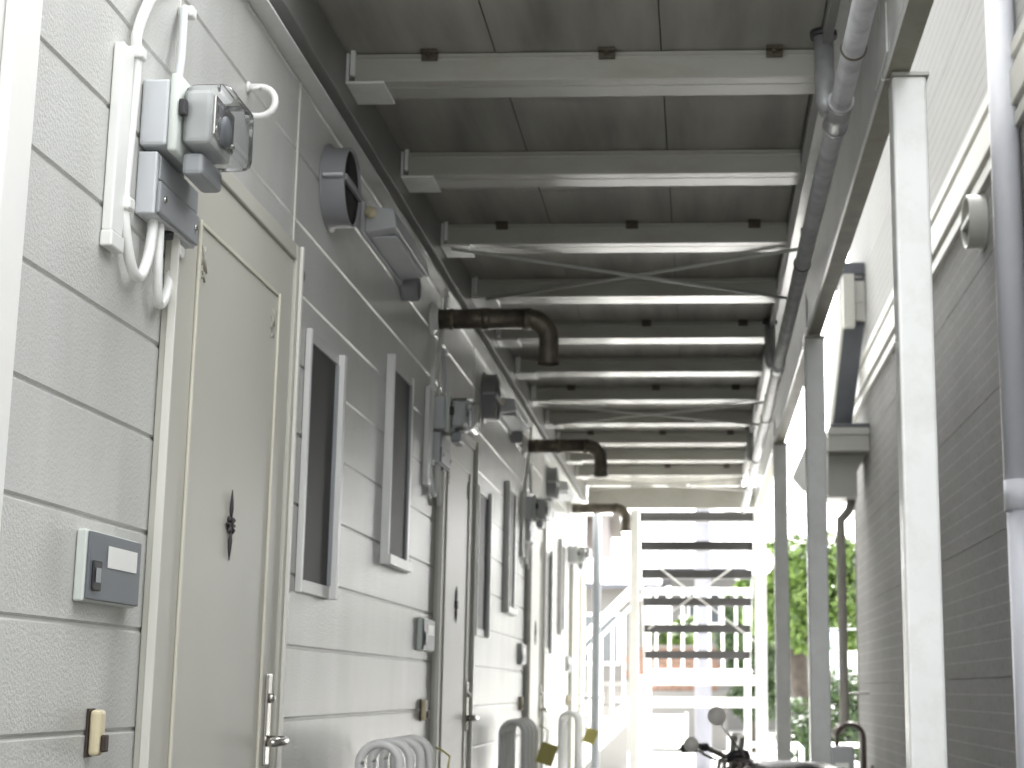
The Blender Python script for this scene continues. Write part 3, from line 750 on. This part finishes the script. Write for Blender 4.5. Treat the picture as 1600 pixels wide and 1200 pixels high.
m = MB(); m.tube([(.05, .62, .262), (.05, .38, .70)], .02, 10); m.tube([(-.05, .62, .262), (-.05, .38, .70)], .02, 10); m.tube([(0, .40, .6), (0, .33, .80)], .028, 12); m.build('fork', 'chrome', mp)
m = MB(); m.lathe([(.0, -.08), (.07, -.07), (.08, -.0), (.065, .06), (.0, .08)], (0, .42, .60), (0, 1, 0), 24); m.build('headlamp', 'paint_m', mp)
m = MB(); m.tube([(-.24, .24, .755), (-.15, .28, .755), (-.06, .33, .72), (.06, .33, .70), (.15, .28, .69), (.24, .24, .665)], .011, 10); m.build('handlebar', 'chrome', mp)
for s in (-1, 1):
    gz = .757 if s < 0 else .68
    m = MB(); m.tube([(s * .15, .28, gz), (s * .26, .23, gz - .003)], .017, 12); m.build('grip', 'blackp', mp)
    m = MB(); m.tube([(s * .16, .29, gz + .01), (s * .17, .36, gz), (s * .25, .31, gz - .01)], .006, 8); m.build('lever', 'chrome', mp)
def mir(p0, p1, r):
    a = Vector(p0); b = Vector(p1)
    s_ = MB(); s_.tube([a, a + (b - a) * .5 + Vector((0, 0, -.006)), b], .0055, 8); o = s_.build('mirror', 'chrome', mp)
    d = MB(); d.lathe([(.0, -.018), (r * .6, -.014), (r, -.002), (r, .006), (r * .94, .008), (0, .008)], b, (-sin(MRZ), -cos(MRZ), .1), 24); d.build('mirror_head', 'mirror', o)
def wl(x, y, z):
    dx, dy = x - MX, y - MY
    return (dx * cos(MRZ) + dy * sin(MRZ), -dx * sin(MRZ) + dy * cos(MRZ), z - .05)
mir(wl(.17, 6.33, .77), wl(.062, 6.3, .925), .036)
mir(wl(.06, 6.25, .76), wl(-.037, 6.2, .82), .029)
m = MB(); m.tube([(0, .33, .705), (0, .34, .73)], [.05, .045], 18); m.build('speedometer', 'blackp', mp)
m = MB(); m.tube([(0, .18, .60), (0, .08, .63), (0, -.04, .62)], [.05, .085, .07], 16); m.build('tank', 'paint_m', mp)
m = MB(); m.tube([(0, .02, .66), (0, -.05, .675), (0, -.25, .665), (0, -.48, .67), (0, -.62, .665), (0, -.70, .64)], [.05, .085, .105, .11, .10, .05], 16)
for v in m.b.verts: v.co.z = .655 + (v.co.z - .655) * .62
m.build('seat', 'seat', mp)
m = MB(); m.tube([(.09, -.55, .62), (.10, -.85, .64), (0, -.92, .64), (-.10, -.85, .64), (-.09, -.55, .62)], .009, 8); m.build('rear_rack', 'chrome', mp)
m = MB(); m.box(-.05, .05, -.93, -.88, .52, .58, .012); m.build('tail_lamp', 'brick', mp)
m = MB(); m.tube([(.11, .05, .26), (.13, -.3, .25), (.14, -.75, .31)], [.022, .03, .035], 12); m.build('exhaust', 'chrome', mp)
m = MB(); m.lathe([(.0, -.11), (.11, -.1), (.12, .0), (.11, .1), (0, .11)], (0, -.08, .28), (1, 0, 0), 20); m.build('engine', 'greyp', mp)
m = MB(); m.tube([(-.08, -.1, .26), (-.24, -.05, .0)], .01, 8); m.build('side_stand', 'blackp', mp)
m = MB(); m.prism([(.38, .50), (.62, .565), (.86, .50), (.86, .48), (.62, .54), (.38, .48)], 'x', -.06, .06); m.build('mudguard', 'paint_m', mp)

# ================================================================== background
def crown(clumps, n, size, m, name, parent, origin, seed):
    rnd = random.Random(seed); b = MB().b; wts = [c[3] ** 2 for c in clumps]
    for i in range(n):
        c = rnd.choices(clumps, wts)[0]
        while True:
            v = Vector((rnd.uniform(-1, 1), rnd.uniform(-1, 1), rnd.uniform(-1, 1)))
            if .25 < v.length < 1: break
        v = v.normalized() * (v.length ** .45)
        p = Vector(c[:3]) + Vector((v.x * c[3], v.y * c[3], v.z * c[3] * .8)) - Vector(origin)
        s = size * rnd.uniform(.6, 1.4)
        nrm = (v + Vector((rnd.uniform(-.9, .9), rnd.uniform(-.9, .9), rnd.uniform(-.3, 1.1)))).normalized()
        u = nrm.orthogonal().normalized(); u.rotate(Matrix.Rotation(rnd.uniform(0, 6.28), 3, nrm)); w_ = nrm.cross(u)
        q = [p - u * s, p + w_ * s * .45, p + u * s, p - w_ * s * .45]
        b.faces.new([b.verts.new(k) for k in q])
    mm = MB(); mm.b.free(); mm.b = b
    return mm.build(name, m, parent)
def tree(loc, label, clumps, n, size, trunk_r, limbs, lm='leaf', seed=1, group=None):
    t = thing('broadleaf_tree', loc, label, 'tree', group)
    m = MB(); o = Vector(loc)
    for (pts, rs) in limbs: m.tube([Vector(p) - o for p in pts], rs, 10)
    m.build('trunk', 'bark', t)
    crown(clumps, n, size, MT[lm], 'crown', t, loc, seed)
    return t
rc = random.Random(3)
cl = [(1.75, 24, 2.55, .75), (1.2, 24.3, 2.2, .6), (1.35, 23.8, 2.9, .55), (2.1, 24.2, 2.6, .7), (2.4, 24.4, 2.1, .6), (1.0, 24.5, 2.6, .45), (1.6, 23.7, 1.95, .5), (2.0, 23.9, 3.05, .38), (2.6, 24.0, 2.75, .4)]
tree((1.52, 24, 0), 'bright green broadleaf tree with a dark trunk behind the gallery posts', cl, 9000, .075, .2,
     [([(1.55, 24, 0), (1.55, 24, .6), (1.47, 24, 1.1), (1.42, 24, 1.7), (1.5, 24, 2.3)], [.16, .13, .135, .15, .06]), ([(1.45, 24, 1.5), (1.9, 24.1, 2.2)], [.09, .03]), ([(1.43, 24, 1.6), (1.1, 24.2, 2.3)], [.08, .03])], 'leaf', 5)
cl = [(-.55, 33, 1.9, .6), (-.2, 33.4, 2.2, .45), (-.9, 33.2, 1.8, .4)]
tree((-.55, 33, 0), 'small green tree seen between the stair treads, far behind', cl, 2500, .09, .1, [([(-.55, 33, 0), (-.55, 33, 1.7)], [.1, .05])], 'leaf', 9)
cl = [(1.0, 27.5, 1.5, .55), (.75, 27.3, 1.9, .5), (.95, 27.4, .9, .5), (.7, 27, 2.4, .35)]
tree((.85, 27.4, 0), 'dark green bushy tree right behind the staircase', cl, 4000, .07, .1, [([(.85, 27.4, 0), (.85, 27.4, 1.5)], [.09, .05])], 'leafd', 11)
sh = thing('shrub', (1.6, 20.5, 0), 'leafy low shrub at the foot of the bright green tree', 'shrub')
crown([(1.3, 20.5, .45, .38), (1.6, 20.6, .55, .42), (1.95, 20.4, .5, .42), (2.0, 20.7, .95, .35), (1.25, 20.7, .75, .25), (1.75, 20.6, 1.1, .3)], 4200, .045, MT['leafd'], 'foliage', sh, (1.6, 20.5, 0), 4)
m = MB()
for dx in (-.2, 0, .2): m.tube([(dx, 0, 0), (dx * 1.3, 0, .5)], [.02, .01], 6)
m.build('stem', 'bark', sh)

t = thing('utility_pole', (.03, 20, 0), 'pale lilac grey utility pole rising behind the stair treads', 'pole')
m = MB(); m.tube([(0, 0, 0), (0, 0, 9)], [.105, .08], 20); m.build('shaft', 'pole', t)
m = MB(); m.box(-.8, .8, -.05, .05, 8.2, 8.3); m.build('crossarm', 'greyp', t)
t = thing('round_sign', (.70, 19, 0), 'round pale sign on a slim pole peeking past the stair post', 'sign')
m = MB(); m.tube([(0, 0, 0), (0, 0, 2.75)], .03, 12); m.build('pole', 'whitep', t)
m = MB(); m.lathe([(0, 0), (.165, 0), (.17, .01), (.165, .02), (0, .02)], (0, -.05, 2.53), (0, 1, 0), 32); m.build('disc', 'signbk', t)

# overhead cables
def cable(name, a, b, sag, label):
    a = Vector(a); b = Vector(b); pts = [a.lerp(b, i / 16) - Vector((0, 0, sag * 4 * (i / 16) * (1 - i / 16))) for i in range(17)]
    t = thing(name, a, label, 'cable', 'overhead cables behind the gallery posts')
    m = MB(); m.tube([p - a for p in pts], .012, 6); m.build('strand', 'wire', t)
cable('overhead_cable', (-4, 28, 4.6), (8, 28, 4.0), .25, 'lower overhead cable, just above the tree')
cable('overhead_cable', (-4, 30, 7.6), (8, 30, 7.3), .2, 'upper overhead cable, crossing beside the gallery beam')

# houses
def house(loc, wx, dy, h, rh, wm, rm, label, over=.35):
    t = thing('house', loc, label, 'house', 'houses across the road')
    m = MB(); m.box(-wx / 2, wx / 2, 0, dy, 0, h); m.build('wall', wm, t)
    r = MB(); n = 9
    for s in (0, 1):
        for k in range(n):
            a = k / n; b = (k + 1.06) / n
            y0 = -over + (dy / 2 + over) * a; y1 = -over + (dy / 2 + over) * b
            z0 = h + rh * a - .05; z1 = h + rh * b - .05
            if s: y0, y1 = dy - y0, dy - y1
            r.prism([(y0, z0 + .002 * k), (y1, z1), (y1, z1 + .06), (y0, z0 + .085)], 'x', -wx / 2 - over, wx / 2 + over)
    r.build('roof', rm, t)
    g = MB(); g.prism([(0, h), (dy, h), (dy / 2, h + rh - .1)], 'x', -wx / 2 + .01, wx / 2 - .01); g.build('gable', wm, t)
    for i in range(int(wx // 1.8)):
        xx = -wx / 2 + .9 + i * 1.8
        f = MB(); f.box(xx - .45, xx + .45, -.05, -.002, h - 1.5, h - .5, .006); fo = f.build('window', 'whitep', t)
        p = MB(); p.box(xx - .4, xx - .02, -.062, -.0505, h - 1.44, h - .56); p.box(xx + .02, xx + .4, -.062, -.0505, h - 1.44, h - .56); p.build('pane', 'win', fo)
    return t
house((-2.9, 31, 0), 3.6, 5, 3.0, .75, 'hwall', 'tile', 'pale house with blue grey tiled roof left of the staircase')
house((1.3, 44, 0), 4.2, 6, 4.3, 1.0, 'hwall', 'tile', 'pale house with tiled roof far behind the stair treads')
house((-5.5, 48, 0), 5.0, 6, 6.2, 1.2, 'hwallp', 'taupe', 'tall pinkish house far behind on the left')
t = thing('brick_wall', (-.55, 28, 0), 'low orange brown brick wall behind the stair balusters', 'wall')
m = MB()
for r_ in range(14):
    for c_ in range(8):
        xx = -.75 + c_ * .2 + (.1 if r_ % 2 else 0); m.box(xx, xx + .192, 0, .12, r_ * .125, r_ * .125 + .117, .004, 1)
m.build('bricks', 'brick', t)
m = MB(); m.box(-.80, 1.0, -.05, -.004, 0, 1.02, .006); m.build('plinth', 'hwall', t)
m = MB(); m.box(-.78, .98, -.02, .14, 1.751, 1.80, .005); m.build('coping', 'hwallp', t)
t = thing('block_wall', (-1.3, 20, 0), 'white garden wall with pierced lattice blocks under the stair rail', 'wall')
m = MB(); m.box(-.9, .4, 0, .12, 0, .83, .004); m.box(-.9, .4, 0, .12, 1.07, 1.13, .004)
for xx in (-.9, -.55, -.2, .15, .35): m.box(xx, xx + .05, 0.002, .118, .831, 1.069)
m.build('blocks', 'hwall', t)
m = MB()
for c_ in range(22):
    for r_ in range(4):
        xx = -.85 + c_ * .055; zz = .845 + r_ * .058
        m.tube([(xx, .06, zz), (xx + .045, .06, zz + .045)], .007, 5); m.tube([(xx + .045, .06, zz), (xx, .06, zz + .045)], .007, 5)
m.build('lattice', 'taupe', t)
t = thing('white_panel', (-.46, 20, 0), 'plain white fence panel under the stair landing', 'fence')
m = MB(); m.box(-.27, .27, 0, .03, .33, .73, .006); m.build('sheet', 'white', t)
m = MB()
for xx in (-.3, .272): m.box(xx, xx + .028, -.005, .035, 0, .76, .004)
m.build('upright', 'white', t)
def gfence(loc, label):
    t = thing('guard_rail', loc, label, 'guard rail', 'white guard rails by the road')
    m = MB(); m.tube([(-.42, 0, 0), (-.42, 0, .36), (-.37, 0, .41), (.37, 0, .41), (.42, 0, .36), (.42, 0, 0)], .028, 12); m.build('hoop', 'white', t)
    m = MB(); m.tube([(-.42, 0, .2), (.42, 0, .2)], .018, 10); m.build('bar', 'white', t)
for k, xx in enumerate((.75, 1.72)):
    gfence((xx, 19, 0), ['low white hooped guard rail behind the moped', 'low white hooped guard rail at the foot of the shrub'][k])
t = thing('laundry', (1.7, 20.0, 0), 'pale blue laundry on a stand in front of the green tree', 'laundry')
m = MB(); m.tube([(-.3, 0, 0), (-.3, 0, 1.78), (.3, 0, 1.78), (.3, 0, 0)], .012, 8); m.build('stand', 'greyp', t)
for (x0, x1, z0, z1) in ((-.09, .04, 1.56, 1.75), (-.09, .08, 1.33, 1.52), (-.02, .09, 1.17, 1.33)):
    m = MB(); n = 8
    for i in range(n):
        for j in range(5):
            P = lambda i, j: (x0 + (x1 - x0) * i / n, .02 * sin(i * 1.7 + j * .5) + .01 * (z0 < 1.5), z0 + (z1 - z0) * j / 5)
            m.quad(P(i, j), P(i + 1, j), P(i + 1, j + 1), P(i, j + 1))
    o = m.build('garment', 'bluish', t); md = o.modifiers.new('solid', 'SOLIDIFY'); md.thickness = .006
